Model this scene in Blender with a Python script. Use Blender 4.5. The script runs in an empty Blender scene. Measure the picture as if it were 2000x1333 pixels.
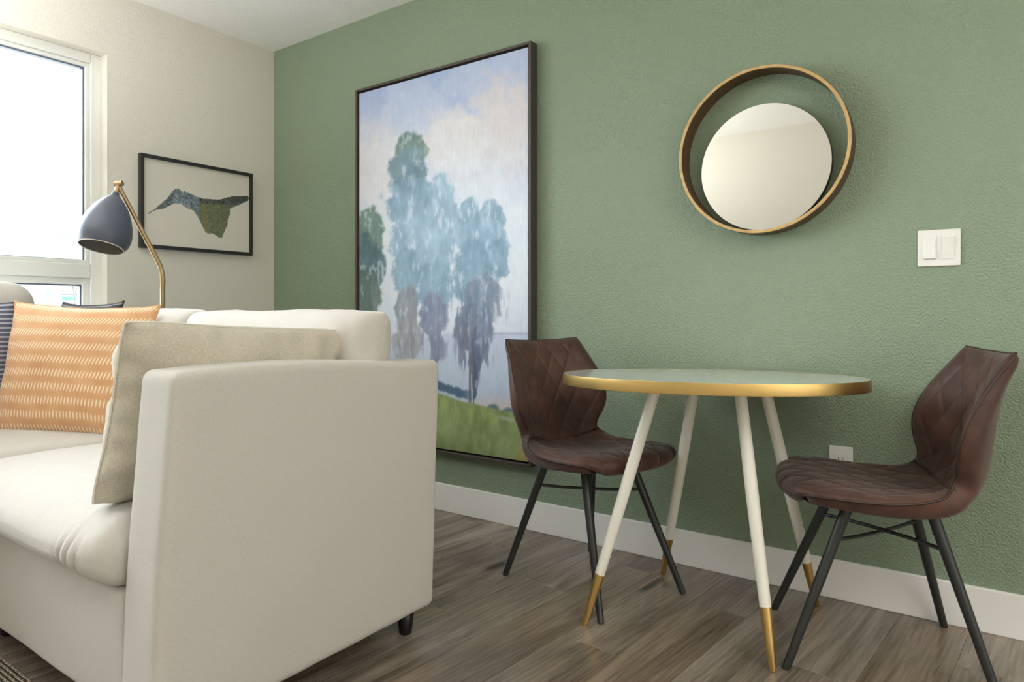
import bpy, bmesh, math, random
import numpy as np
from mathutils import Vector, Matrix, noise as mnoise
random.seed(7)
PI = math.pi
C = bpy.context.scene.collection

# ------------------------------------------------------------------ camera
YAW = math.radians(35.35)
CAM = Vector((3.419, -2.405, 0.93))
cd = bpy.data.cameras.new('camera'); cam = bpy.data.objects.new('camera', cd); C.objects.link(cam)
cam.location = CAM
cam.rotation_euler = (PI/2, 0, YAW)
cd.sensor_width = 36; cd.sensor_fit = 'HORIZONTAL'
cd.lens = 36*1311/2000; cd.shift_x = 0; cd.shift_y = -53.5/2000
cd.clip_start = .05; cd.clip_end = 300
bpy.context.scene.camera = cam

# ------------------------------------------------------------------ world, lights, exposure
sc = bpy.context.scene
sc.view_settings.view_transform = 'Standard'; sc.view_settings.look = 'None'
sc.view_settings.gamma = 1; sc.view_settings.use_curve_mapping = False
sc.view_settings.exposure = 0.45
w = bpy.data.worlds.new('sky'); sc.world = w; w.use_nodes = True
nt = w.node_tree; nt.nodes.clear()
tc = nt.nodes.new('ShaderNodeTexCoord'); mp = nt.nodes.new('ShaderNodeMapping'); mp.inputs['Scale'].default_value = (1, 1, 3)
nz = nt.nodes.new('ShaderNodeTexNoise'); nz.inputs['Scale'].default_value = 2.2; nz.inputs['Detail'].default_value = 5
cr = nt.nodes.new('ShaderNodeValToRGB')
cr.color_ramp.elements[0].position = .38; cr.color_ramp.elements[0].color = (.60, .74, .93, 1)
cr.color_ramp.elements[1].position = .60; cr.color_ramp.elements[1].color = (.93, .96, 1, 1)
bg = nt.nodes.new('ShaderNodeBackground'); bg.inputs['Strength'].default_value = 1.15
wo = nt.nodes.new('ShaderNodeOutputWorld')
nt.links.new(tc.outputs['Generated'], mp.inputs[0]); nt.links.new(mp.outputs[0], nz.inputs[0])
nt.links.new(nz.outputs[0], cr.inputs[0]); nt.links.new(cr.outputs[0], bg.inputs[0]); nt.links.new(bg.outputs[0], wo.inputs[0])

def area(name, loc, rot, sx, sy, power, col):
    l = bpy.data.lights.new(name, 'AREA'); l.shape = 'RECTANGLE'; l.size = sx; l.size_y = sy
    l.energy = power; l.color = col
    o = bpy.data.objects.new(name, l); o.location = loc; o.rotation_euler = rot; C.objects.link(o); return o
# added fill lights out of view, without fixtures; daylight comes from the suns below
area('added_far_fill', (6.2, -1.9, 1.4), (0, PI/2, 0), 2.0, 2.6, 17, (1, .96, .91))  # added fill from the unseen far end, no window is built there
area('added_overhead_fill', (4.9, -1.9, 2.44), (0, 0, 0), 1.4, 1.4, 16, (1, .96, .91))  # added overhead fill for the room, no fixture
area('added_up_fill', (4.6, -2.2, 1.9), (PI, 0, 0), .7, .7, 20, (1, .98, .96))  # added fill aimed up to brighten the ceiling, no lamp stands here
area('added_up_fill', (.65, -2.25, 1.7), (PI, 0, 0), 1.0, 1.0, 27, (1, .98, .96))  # second added upward fill, for the ceiling over the sofa side
def sunlamp(name, energy, ang, col, d):
    l = bpy.data.lights.new(name, 'SUN'); l.energy = energy; l.angle = math.radians(ang); l.color = col
    o = bpy.data.objects.new(name, l); o.rotation_euler = Vector(d).to_track_quat('-Z', 'Y').to_euler(); C.objects.link(o)
sunlamp('hazy_sky_glow', 11.5, 70, (.86, .93, 1), (1, .30, -.28))
sunlamp('high_sun', 14.0, 1, (1, .97, .92), (.02, .25, -1))

# ------------------------------------------------------------------ material helpers
def lin(c):
    return tuple(((v/255)/12.92 if v/255 <= .04045 else ((v/255+.055)/1.055)**2.4) for v in c) + (1,)
class MT:
    def __init__(s, name, col, rough=.6, metal=0, spec=.5, coat=0, sheen=0):
        m = bpy.data.materials.new(name); m.use_nodes = True; s.m = m; s.nt = m.node_tree
        s.b = s.nt.nodes['Principled BSDF']; s.b.inputs['Base Color'].default_value = lin(col) if max(col) > 1 else tuple(col)+(1,)
        s.b.inputs['Roughness'].default_value = rough; s.b.inputs['Metallic'].default_value = metal
        s.b.inputs['Specular IOR Level'].default_value = spec; s.b.inputs['Coat Weight'].default_value = coat
        s.b.inputs['Sheen Weight'].default_value = sheen
    def n(s, t, **k):
        x = s.nt.nodes.new('ShaderNode'+t)
        for a, v in k.items():
            if a.startswith('i_'): x.inputs[a[2:].replace('_', ' ')].default_value = v
            else: setattr(x, a, v)
        return x
    def l(s, a, b): s.nt.links.new(a, b)
    def coord(s, kind='Object', scale=(1, 1, 1), rot=(0, 0, 0)):
        t = s.n('TexCoord'); m = s.n('Mapping'); m.inputs['Scale'].default_value = scale; m.inputs['Rotation'].default_value = rot
        s.l(t.outputs[kind], m.inputs[0]); return m.outputs[0]
    def noise(s, vec, scale, detail=3, rough=.5, dist=0):
        x = s.n('TexNoise'); x.inputs['Scale'].default_value = scale; x.inputs['Detail'].default_value = detail
        x.inputs['Roughness'].default_value = rough; x.inputs['Distortion'].default_value = dist
        s.l(vec, x.inputs['Vector']); return x.outputs[0]
    def ramp(s, v, stops):
        r = s.n('ValToRGB'); e = r.color_ramp.elements
        while len(e) < len(stops): e.new(.5)
        for q, (p, c) in zip(e, stops): q.position = p; q.color = lin(c) if max(c) > 1 else tuple(c)+(1,)
        s.l(v, r.inputs[0]); return r.outputs[0]
    def bump(s, h, strength=.3, dist=.01):
        b = s.n('Bump'); b.inputs['Strength'].default_value = strength; b.inputs['Distance'].default_value = dist
        s.l(h, b.inputs['Height']); s.l(b.outputs[0], s.b.inputs['Normal'])
    def math(s, op, a, b=None, c=None):
        x = s.n('Math'); x.operation = op
        for i, v in enumerate((a, b, c)):
            if v is None: continue
            if isinstance(v, (int, float)): x.inputs[i].default_value = v
            else: s.l(v, x.inputs[i])
        return x.outputs[0]
    def mix(s, fac, a, b):
        x = s.n('Mix'); x.data_type = 'RGBA'
        if isinstance(fac, (int, float)): x.inputs[0].default_value = fac
        else: s.l(fac, x.inputs[0])
        for i, v in ((6, a), (7, b)):
            if isinstance(v, tuple): x.inputs[i].default_value = lin(v)
            else: s.l(v, x.inputs[i])
        return x.outputs[2]
    def color(s, v): s.l(v, s.b.inputs['Base Color'])

def plaster(name, col, scale=95, strength=.35, rough=.55):
    m = MT(name, col, rough); v = m.coord()
    h = m.noise(v, scale, 3, .55); m.bump(m.ramp(h, [(.35, (0, 0, 0)), (.62, (1, 1, 1))]), strength, .0025); return m.m
GREEN = plaster('green_orange_peel_paint', (140, 157, 133), 150, .75, .42)
CREAM = plaster('cream_orange_peel_paint', (226, 222, 211), 150, .35, .6)
CEIL = plaster('ceiling_paint', (249, 249, 246), 85, .15, .8)
TRIM = MT('white_trim_paint', (246, 245, 243), .35).m
VINYL = MT('white_window_vinyl', (230, 231, 226), .35).m
def fabric(name, c1, c2, scale=420, strength=.25, sheen=.2):
    m = MT(name, c1, .9, spec=.2, sheen=sheen); v = m.coord()
    a = m.coord(scale=(1, 1, .25)); b = m.coord(scale=(.25, .25, 1))
    n1 = m.noise(a, scale, 2); n2 = m.noise(b, scale, 2)
    f = m.math('MULTIPLY', m.math('ADD', n1, n2), .5)
    m.color(m.ramp(f, [(.40, c2), (.58, c1)]))
    m.bump(f, strength, .002); return m.m
SOFA = fabric('oatmeal_sofa_linen', (203, 199, 193), (194, 189, 181), 1100, .12)
BEIGE = fabric('beige_pillow_linen', (207, 199, 183), (184, 175, 157), 800, .25)
PIPE = MT('pale_seam', (226, 222, 210), .85).m
DARK = MT('black_wood_foot', (22, 20, 20), .3).m
GUN = MT('gunmetal_leg', (62, 64, 64), .38, metal=.55).m
BLACKF = MT('black_picture_frame', (38, 37, 38), .45).m
BRONZE = MT('brown_black_picture_frame', (72, 64, 58), .5).m
GOLD = MT('brushed_gold', (224, 190, 122), .33, metal=1)
GOLD.bump(GOLD.noise(GOLD.coord(scale=(4, 4, 160)), 12, 2), .06, .002)
GOLD = GOLD.m
TABLEWHITE = MT('white_leg_lacquer', (240, 238, 228), .3).m
MIRROR = MT('mirror_silver', (240, 240, 238), .015, metal=1).m
BLADE = MT('mirror_wood_rim', (205, 158, 98), .5)
BLADE.color(BLADE.ramp(BLADE.noise(BLADE.coord(scale=(1, 1, 1)), 60, 3), [(.3, (188, 152, 98)), (.7, (212, 178, 122))])); BLADE = BLADE.m
WALNUT = MT('dark_walnut_band', (84, 62, 40), .5)
WALNUT.color(WALNUT.ramp(WALNUT.noise(WALNUT.coord(scale=(3, 60, 3)), 9, 3), [(.3, (68, 50, 32)), (.7, (100, 76, 48))])); WALNUT = WALNUT.m
SHADE = MT('slate_lamp_enamel', (84, 90, 104), .38).m
SHADEIN = MT('lamp_inside_white', (150, 148, 142), .6).m
BRASS = MT('lamp_antique_brass', (186, 160, 122), .35, metal=.75).m
PLATE = MT('white_switch_plastic', (238, 237, 232), .3).m
SLOT = MT('socket_slot', (40, 38, 34), .6).m
gm = bpy.data.materials.new('window_glass'); gm.use_nodes = True; g_ = gm.node_tree; g_.nodes.clear()
go = g_.nodes.new('ShaderNodeOutputMaterial'); gx = g_.nodes.new('ShaderNodeMixShader'); gt = g_.nodes.new('ShaderNodeBsdfTransparent'); gg = g_.nodes.new('ShaderNodeBsdfGlossy'); gf = g_.nodes.new('ShaderNodeFresnel')
gt.inputs[0].default_value = (.96, .98, .97, 1); gg.inputs['Roughness'].default_value = .02; gf.inputs[0].default_value = 1.35
g_.links.new(gf.outputs[0], gx.inputs[0]); g_.links.new(gt.outputs[0], gx.inputs[1]); g_.links.new(gg.outputs[0], gx.inputs[2]); g_.links.new(gx.outputs[0], go.inputs[0]); GLASS = gm
GASKET = MT('dark_glazing_gasket', (96, 108, 128), .4).m

# marble table top
mb = MT('white_marble', (232, 232, 228), .10, coat=.3); v = mb.coord(scale=(1.2, 4.5, 1), rot=(0, 0, .35))
n1 = mb.noise(v, 2.4, 8, .62, 1.6)
mb.color(mb.ramp(n1, [(.34, (198, 204, 206)), (.43, (222, 224, 222)), (.55, (238, 237, 232)), (.72, (226, 222, 214))])); MARBLE = mb.m

# leather
lt = MT('brown_quilted_suede', (92, 62, 50), .5, spec=.35, sheen=.15); v = lt.coord()
n1 = lt.noise(v, 9, 5, .6); n2 = lt.noise(v, 700, 2)
lt.color(lt.ramp(n1, [(.3, (58, 38, 31)), (.52, (79, 52, 43)), (.75, (100, 68, 56))]))
lt.bump(n2, .12, .001); LEATHER = lt.m
PIPING = MT('dark_brown_piping', (58, 38, 32), .5).m

# wood planks: every plank has its own object space offset by its random number
wd = MT('grey_brown_oak_plank', (130, 115, 100), .27, spec=.6)
tcn = wd.n('TexCoord'); oi = wd.n('ObjectInfo'); va = wd.n('VectorMath'); va.operation = 'MULTIPLY_ADD'
cmb = wd.n('CombineXYZ'); wd.l(oi.outputs['Random'], cmb.inputs[0]); wd.l(oi.outputs['Random'], cmb.inputs[1]); wd.l(oi.outputs['Random'], cmb.inputs[2])
wd.l(cmb.outputs[0], va.inputs[0]); va.inputs[1].default_value = (17, 41, 7); wd.l(tcn.outputs['Object'], va.inputs[2])
def wmap(sc_):
    m_ = wd.n('Mapping'); m_.inputs['Scale'].default_value = sc_; wd.l(va.outputs[0], m_.inputs[0]); return m_.outputs[0]
big = wd.noise(wmap((7, .75, 1)), 1.6, 5, .55, 1.2)
grain = wd.noise(wmap((75, 2.6, 1)), 2.0, 6, .65, .3)
fine = wd.noise(wmap((240, 9, 1)), 2.0, 3, .6, 0)
wv = wd.n('TexWave'); wv.wave_type = 'BANDS'; wv.bands_direction = 'X'; wv.inputs['Scale'].default_value = 7; wv.inputs['Distortion'].default_value = 9
wv.inputs['Detail'].default_value = 3; wv.inputs['Detail Scale'].default_value = .7; wd.l(wmap((2.4, .35, 1)), wv.inputs['Vector'])
kn = wd.n('TexVoronoi'); kn.inputs['Scale'].default_value = 1; wd.l(wmap((6.0, 1.7, 1)), kn.inputs['Vector'])
knot = wd.ramp(wd.math('ADD', kn.outputs['Distance'], wd.math('MULTIPLY', grain, .12)), [(.15, (0, 0, 0)), (.235, (1, 1, 1))])
f = wd.math('ADD', wd.math('MULTIPLY', big, .56), wd.math('ADD', wd.math('MULTIPLY', grain, .26), wd.math('ADD', wd.math('MULTIPLY', fine, .16), wd.math('MULTIPLY', wv.outputs[0], .035))))
c = wd.ramp(f, [(.30, (72, 63, 57)), (.40, (108, 97, 87)), (.50, (138, 126, 114)), (.62, (168, 157, 145))])
tint = wd.ramp(oi.outputs['Random'], [(0, (222, 212, 200)), (.5, (255, 253, 250)), (1, (214, 212, 212))])
mx = wd.n('Mix'); mx.data_type = 'RGBA'; mx.blend_type = 'MULTIPLY'; mx.inputs[0].default_value = 1; wd.l(c, mx.inputs[6]); wd.l(tint, mx.inputs[7])
c2 = wd.mix(knot, (58, 50, 46), mx.outputs[2]); wd.color(c2)
wd.bump(grain, .08, .002)
WOOD = wd.m
SUB = MT('dark_floor_joint', (66, 56, 48), .8).m

# ------------------------------------------------------------------ object helpers
def tag(o, label, cat=None, group=None, kind=None):
    if label: o['label'] = label
    if cat: o['category'] = cat
    if group: o['group'] = group
    if kind: o['kind'] = kind
    return o
def thing(name, loc, rz=0, label=None, cat=None, group=None, kind=None):
    o = bpy.data.objects.new(name, None); o.empty_display_size = .05; C.objects.link(o)
    o.location = loc; o.rotation_euler = (0, 0, rz); return tag(o, label, cat, group, kind)
def obj(name, bm, mat, parent=None, smooth=True, loc=None):
    if isinstance(bm, bmesh.types.BMesh):
        me = bpy.data.meshes.new(name); bmesh.ops.recalc_face_normals(bm, faces=bm.faces[:]); bm.to_mesh(me); bm.free()
    else:
        me = bm; me.name = name
    if mat is not None:
        for m in (mat if isinstance(mat, (list, tuple)) else [mat]): me.materials.append(m)
    if smooth:
        me.polygons.foreach_set('use_smooth', [True]*len(me.polygons))
    o = bpy.data.objects.new(name, me); C.objects.link(o); o.parent = parent
    if loc: o.location = loc
    return o
def box(bm, x0, x1, y0, y1, z0, z1, bev=0):
    r = bmesh.ops.create_cube(bm, size=1)['verts']
    for q in r: q.co = Vector(((x0+x1)/2+q.co.x*(x1-x0), (y0+y1)/2+q.co.y*(y1-y0), (z0+z1)/2+q.co.z*(z1-z0)))
    if bev:
        es = list({e for q in r for e in q.link_edges}); bmesh.ops.bevel(bm, geom=es, offset=bev, segments=2, affect='EDGES', profile=.5)
    return bm
def nb(): return bmesh.new()
def mbox(name, mat, parent, *a, bev=0):
    return obj(name, box(nb(), *a, bev=bev), mat, parent, smooth=False)
def tube(bm, pts, rads, seg=20, cap=True):
    pts = [Vector(p) for p in pts]
    if isinstance(rads, (int, float)): rads = [rads]*len(pts)
    rings = []; up = None
    for i, p in enumerate(pts):
        d = (pts[min(i+1, len(pts)-1)]-pts[max(i-1, 0)]).normalized()
        if up is None: up = d.orthogonal().normalized()
        up = (up - d*up.dot(d)).normalized(); s_ = d.cross(up)
        rings.append([bm.verts.new(p+(up*math.cos(2*PI*k/seg)+s_*math.sin(2*PI*k/seg))*rads[i]) for k in range(seg)])
    for a, b in zip(rings, rings[1:]):
        for k in range(seg): bm.faces.new((a[k], a[(k+1) % seg], b[(k+1) % seg], b[k]))
    if cap:
        for f_ in (bm.faces.new(rings[0][::-1]), bm.faces.new(rings[-1])):
            for e in f_.edges: e.smooth = False
    return bm
def closed_tube(bm, pts, r, seg=10):
    n = len(pts); pts = [Vector(p) for p in pts]; rings = []; up = Vector((0.1, .2, 1)).normalized()
    for i, p in enumerate(pts):
        d = (pts[(i+1) % n]-pts[i-1]).normalized(); up = (up-d*up.dot(d)).normalized(); s_ = d.cross(up)
        rings.append([bm.verts.new(p+(up*math.cos(2*PI*k/seg)+s_*math.sin(2*PI*k/seg))*r) for k in range(seg)])
    for i in range(n):
        a, b = rings[i], rings[(i+1) % n]
        off = 0
        if i == n-1: off = min(range(seg), key=lambda o_: (a[0].co-b[o_].co).length)
        for k in range(seg): bm.faces.new((a[k], a[(k+1) % seg], b[(k+1+off) % seg], b[(k+off) % seg]))
    return bm
def lathe(bm, prof, seg=48, M=Matrix()):
    rings = []
    for r, z in prof:
        rings.append([bm.verts.new(M @ Vector((r*math.cos(2*PI*k/seg), r*math.sin(2*PI*k/seg), z))) for k in range(seg)] if r > 1e-6 else [bm.verts.new(M @ Vector((0, 0, z)))])
    for a, b in zip(rings, rings[1:]):
        for k in range(seg):
            k2 = (k+1) % seg
            if len(a) == 1 and len(b) == 1: continue
            if len(a) == 1: bm.faces.new((a[0], b[k2], b[k]))
            elif len(b) == 1: bm.faces.new((a[k], a[k2], b[0]))
            else: bm.faces.new((a[k], a[k2], b[k2], b[k]))
    return bm
def axis_pts(a, b, r, n):
    e = [a + r*(1-math.cos(PI/2*i/5)) for i in range(6)]
    m_ = list(np.linspace(a+r, b-r, n+2)[1:-1]); f_ = [b-(x-a) for x in e][::-1]
    return e+m_+f_
def rbox(bm, x0, x1, y0, y1, z0, z1, r, n=(10, 10, 10), deform=None):
    ax = [axis_pts(x0, x1, r, n[0]), axis_pts(y0, y1, r, n[1]), axis_pts(z0, z1, r, n[2])]
    lo = Vector((x0+r, y0+r, z0+r)); hi = Vector((x1-r, y1-r, z1-r)); cache = {}
    L = [len(a)-1 for a in ax]
    def V(i, j, k):
        if (i, j, k) in cache: return cache[(i, j, k)]
        p = Vector((ax[0][i], ax[1][j], ax[2][k])); q = Vector([min(max(p[t], lo[t]), hi[t]) for t in range(3)])
        d = p-q
        if d.length > 1e-9:
            # map the cube border onto the rounded border
            mmax = max(abs(t) for t in d); 
            p = q + d.normalized()*r*(mmax/r)
        if deform: p = deform(p)
        cache[(i, j, k)] = bm.verts.new(p); return cache[(i, j, k)]
    for a, b, c_ in ((0, 1, 2), (1, 2, 0), (2, 0, 1)):
        for s_ in (0, L[c_]):
            for i in range(L[a]):
                for j in range(L[b]):
                    def g(ii, jj):
                        t = [0, 0, 0]; t[a] = ii; t[b] = jj; t[c_] = s_; return V(*t)
                    bm.faces.new((g(i, j), g(i+1, j), g(i+1, j+1), g(i, j+1)))
    return bm
def nz3(p, s=1.0, o=0.0): return mnoise.noise(Vector((p[0]*s+o, p[1]*s+o*.7, p[2]*s-o)))
def pillow_mesh(W, H, T, n=60, seed=0, pinch=.05, p=2.4, wr=.006, ear=.02):
    """cushion standing in the XZ plane (X width, Z height), thickness along Y, with UVs"""
    us = np.sin(np.linspace(-PI/2, PI/2, n+1)); us = .55*us+.45*np.linspace(-1, 1, n+1)
    verts = []; faces = []; uvs = []
    idx = {}
    for side in (1, -1):
        for i, u in enumerate(us):
            for j, v_ in enumerate(us):
                edge = i in (0, n) or j in (0, n)
                if edge and side == -1: idx[(side, i, j)] = idx[(1, i, j)]; continue
                t = ((1-abs(u)**p)*(1-abs(v_)**p)); t = max(t, 0)**.5
                x = W/2*u*(1-pinch*(1-v_*v_)*1.0) ; z = H/2*v_*(1-pinch*(1-u*u))
                cor = (abs(u)*abs(v_))**8; x *= 1+ear*cor; z *= 1+ear*cor
                q = Vector((x, 0, z))
                th = T/2*t*(1+.14*nz3(q, 3.5, seed*3.1+side))
                # gathers running in from the seams
                a = nz3((x*18, z*18, side), 1, seed)*wr*(1-t)*1.3*(t > .02)
                bb = nz3((x*5, z*9, side*2), 1, seed+5)*wr*t
                y = side*(th+a+bb)
                if edge: y = .004*nz3(q, 9, seed)
                idx[(side, i, j)] = len(verts); verts.append((x+nz3(q, 6, seed+9)*.004, y, z+nz3(q, 6, seed+4)*.004)); uvs.append(((u+1)/2, (v_+1)/2))
        for i in range(n):
            for j in range(n):
                q = [idx[(side, i, j)], idx[(side, i+1, j)], idx[(side, i+1, j+1)], idx[(side, i, j+1)]]
                faces.append(q if side == -1 else q[::-1])
    me = bpy.data.meshes.new('pillow'); me.from_pydata(verts, [], faces)
    uv = me.uv_layers.new(name='UVMap'); 
    for lp in me.loops: uv.data[lp.index].uv = uvs[lp.vertex_index]
    rim = [verts[idx[(1, i, 0)]] for i in range(n)]+[verts[idx[(1, n, j)]] for j in range(n)]+[verts[idx[(1, n-i, n)]] for i in range(n)]+[verts[idx[(1, 0, n-j)]] for j in range(n)]
    return me, rim
def frame_matrix(center, X, Z):
    X = Vector(X).normalized(); Z = Vector(Z); Z = (Z-X*Z.dot(X)).normalized(); Y = Z.cross(X)
    return Matrix((X, Y, Z)).transposed().to_4x4() , Vector(center)
def pillow(name, center, X, Z, W, H, T, mat, label, seed, pipe=None, group=None, **k):
    R_, c_ = frame_matrix(center, X, Z)
    base = c_ - Vector(Z).normalized()*H/2
    t = thing(name, base, 0, label, 'cushion', group)
    me, rim = pillow_mesh(W, H, T, seed=seed, **k)
    off = R_.copy(); off.translation = c_-base
    me.transform(off); obj('cover', me, mat, t)
    bm = nb(); closed_tube(bm, [off @ Vector(q) for q in rim], .0028, 8)
    obj('seam_piping', bm, pipe or mat, t)
    return t

# ------------------------------------------------------------------ room shell
RX, RY, RH = 6.4, -3.45, 2.468
t = tag(obj('floor', box(nb(), 0, RX, RY, 0, -.06, -.004), SUB, smooth=False), None, kind='structure')
floor = t
TH = math.radians(6); dv = Vector((math.sin(TH), math.cos(TH))); nv = Vector((math.cos(TH), -math.sin(TH)))
def clip(poly, lo, hi, ax, sgn, lim):
    out = []
    for a, b in zip(poly, poly[1:]+poly[:1]):
        ia = (a[ax]-lim)*sgn <= 0; ib = (b[ax]-lim)*sgn <= 0
        if ia: out.append(a)
        if ia != ib:
            q = (lim-a[ax])/(b[ax]-a[ax]); out.append(a+(b-a)*q)
    return out
known = {0: -.234, -1: -.596, 2: -.477, 1: .10, 3: -.02, 4: -.62, 5: -.21, 6: -.75, -2: -.05, -3: -.42}
PW, PL, G = .176, 1.22, .0004
for k in range(-14, 28):
    t0 = known.get(k, random.uniform(-1.2, 0))
    for j in range(-4, 4):
        a, b = t0+j*PL+G, t0+(j+1)*PL-G; s0, s1 = 2.127+k*PW+G, 2.127+(k+1)*PW-G
        poly = [nv*s0+dv*a, nv*s1+dv*a, nv*s1+dv*b, nv*s0+dv*b]
        for ax, sg, lim in ((0, -1, .001), (0, 1, RX), (1, -1, RY), (1, 1, -.001)):
            poly = clip(poly, 0, 0, ax, sg, lim)
            if len(poly) < 3: break
        if len(poly) < 3: continue
        cx = sum((p for p in poly), Vector((0, 0)))/len(poly)
        ar = abs(sum(p.x*q.y-q.x*p.y for p, q in zip(poly, poly[1:]+poly[:1])))/2
        if ar < .002: continue
        R2 = Matrix.Rotation(TH, 2)
        loc = [Vector(((p-cx).dot(nv), (p-cx).dot(dv), 0)) for p in poly]
        n_ = len(loc); eb = .0012
        def ins(p):
            return Vector((p.x-math.copysign(min(eb, abs(p.x)), p.x), p.y-math.copysign(min(eb, abs(p.y)), p.y), 0))
        vs = [(p.x, p.y, -.004) for p in loc]+[(p.x, p.y, -.0008) for p in loc]+[tuple(ins(p)) for p in loc]
        fs = [tuple(range(2*n_, 3*n_))]
        for L_ in (0, n_):
            for i in range(n_): fs.append((L_+i, L_+(i+1) % n_, L_+n_+(i+1) % n_, L_+n_+i))
        me = bpy.data.meshes.new('plank'); me.from_pydata(vs, [], fs); me.materials.append(WOOD)
        o = bpy.data.objects.new('plank', me); C.objects.link(o); o.parent = floor
        o.location = (cx.x, cx.y, 0); o.rotation_euler = (0, 0, -TH)

tag(obj('ceiling', box(nb(), -.14, RX+.1, RY-.1, .1, RH, RH+.1), CEIL, smooth=False), None, kind='structure')
tag(obj('wall_back', box(nb(), -.14, RX+.1, 0, .12, -.06, RH), GREEN, smooth=False), None, kind='structure')
tag(obj('wall_front', box(nb(), -.14, RX+.1, RY-.12, RY, -.06, RH), CREAM, smooth=False), None, kind='structure')
tag(obj('wall_right', box(nb(), RX, RX+.1, RY, 0, -.06, RH), CREAM, smooth=False), None, kind='structure')
# window wall with its opening
WY0, WY1, WZ0, WZ1 = -3.25, -.915, .55, 2.167
bm = nb()
box(bm, -.14, 0, RY, WY0, -.06, RH); box(bm, -.14, 0, WY1, 0, -.06, RH)
box(bm, -.14, 0, WY0, WY1, -.06, WZ0); box(bm, -.14, 0, WY0, WY1, WZ1, RH)
tag(obj('wall_left', bm, CREAM, smooth=False), None, kind='structure')
# window: fixed panes above, awning panes below, white vinyl
wn = thing('window_1', (-.105, (WY0+WY1)/2, WZ0), kind='structure'); oy, oz = (WY0+WY1)/2, WZ0
def wbox(name, mat, y0, y1, z0, z1, x0, x1, parent=wn, bev=.004):
    return mbox(name, mat, parent, x0+.105, x1+.105, y0-oy, y1-oy, z0-oz, z1-oz, bev=bev)
F0, F1 = -.138, -.062
wbox('frame_jamb', VINYL, WY1-.045, WY1+.001, WZ0, WZ1, F0, F1); wbox('frame_jamb', VINYL, WY0, WY0+.045, WZ0, WZ1, F0, F1)
wbox('frame_head', VINYL, WY0+.045, WY1-.045, WZ1-.045, WZ1, F0, F1); wbox('frame_sill', VINYL, WY0+.045, WY1-.045, WZ0, WZ0+.05, F0, F1)
wbox('transom', VINYL, WY0+.045, WY1-.045, 1.098, 1.165, F0, F1)
bars = [(WY0+.045, WY0+.045), (-2.12, -2.06), (WY1-.045, WY1-.045)]
wbox('mullion', VINYL, -2.12, -2.06, WZ0+.05, 1.098, F0, F1-.004); wbox('mullion', VINYL, -2.12, -2.06, 1.165, WZ1-.045, F0, F1-.004)
for (ya, yb) in ((WY0+.045, -2.12), (-2.06, WY1-.045)):
    for (za, zb, st) in ((1.165, WZ1-.045, .018), (WZ0+.05, 1.098, .030)):
        bm = nb(); xa, xb = .105-.128, .105-.076
        for q in ((ya, ya+st, za, zb), (yb-st, yb, za, zb), (ya+st, yb-st, za, za+st), (ya+st, yb-st, zb-st, zb)):
            box(bm, xa, xb, q[0]-oy, q[1]-oy, q[2]-oz, q[3]-oz, bev=.003)
        s_ = obj('sash', bm, VINYL, wn, smooth=False)
        bm = nb(); g = .007
        A, B, Cc, D = ya+st, yb-st, za+st, zb-st
        for q in ((A, A+g, Cc, D), (B-g, B, Cc, D), (A+g, B-g, Cc, Cc+.003), (A+g, B-g, D-g, D)):
            box(bm, .105-.118, .105-.090, q[0]-oy, q[1]-oy, q[2]-oz, q[3]-oz)
        obj('gasket', bm, GASKET, s_, smooth=False)
        obj('glass_pane', box(nb(), .105-.106, .105-.102, A+g-oy, B-g-oy, Cc-oz, D-oz), GLASS, s_, smooth=False)
# baseboards
def baseboard(name, x0, x1, y0, y1):
    tag(obj(name, box(nb(), x0, x1, y0, y1, 0, .128, bev=.003), TRIM, smooth=False), None, kind='structure')
baseboard('baseboard_back', .016, RX, -.015, 0)
baseboard('baseboard_left', 0, .015, RY, 0)
baseboard('baseboard_front', .016, RX, RY, RY+.015)

# ------------------------------------------------------------------ paintings (print on canvas as vertex colours)
YF = math.sin(YAW); XF = math.cos(YAW)
def design(p):      # drawing coordinates of the artwork: where a canvas point falls in the sketch the shapes were drawn on
    d = p-np.array(CAM); Fv = np.array([-YF, XF, 0]); Rv = np.array([XF, YF, 0]); z = d@Fv
    return 1000+1311*(d@Rv)/z, 613-1311*d[:, 2]/z
def fbm(x, y, s, seed=0, oct_=4):
    rng = np.random.default_rng(seed); out = np.zeros_like(x); amp = 1; tot = 0
    for o in range(oct_):
        g = rng.random((64, 64)); fx = (x*s) % 64; fy = (y*s) % 64
        i = np.floor(fx).astype(int); j = np.floor(fy).astype(int); a = fx-i; b = fy-j
        a = a*a*(3-2*a); b = b*b*(3-2*b); i1 = (i+1) % 64; j1 = (j+1) % 64; i %= 64; j %= 64
        out += amp*(g[i, j]*(1-a)*(1-b)+g[i1, j]*a*(1-b)+g[i, j1]*(1-a)*b+g[i1, j1]*a*b); tot += amp; amp *= .55; s *= 2.03
    return out/tot
def sm(a, b, x): t_ = np.clip((x-a)/(b-a), 0, 1); return t_*t_*(3-2*t_)
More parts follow.
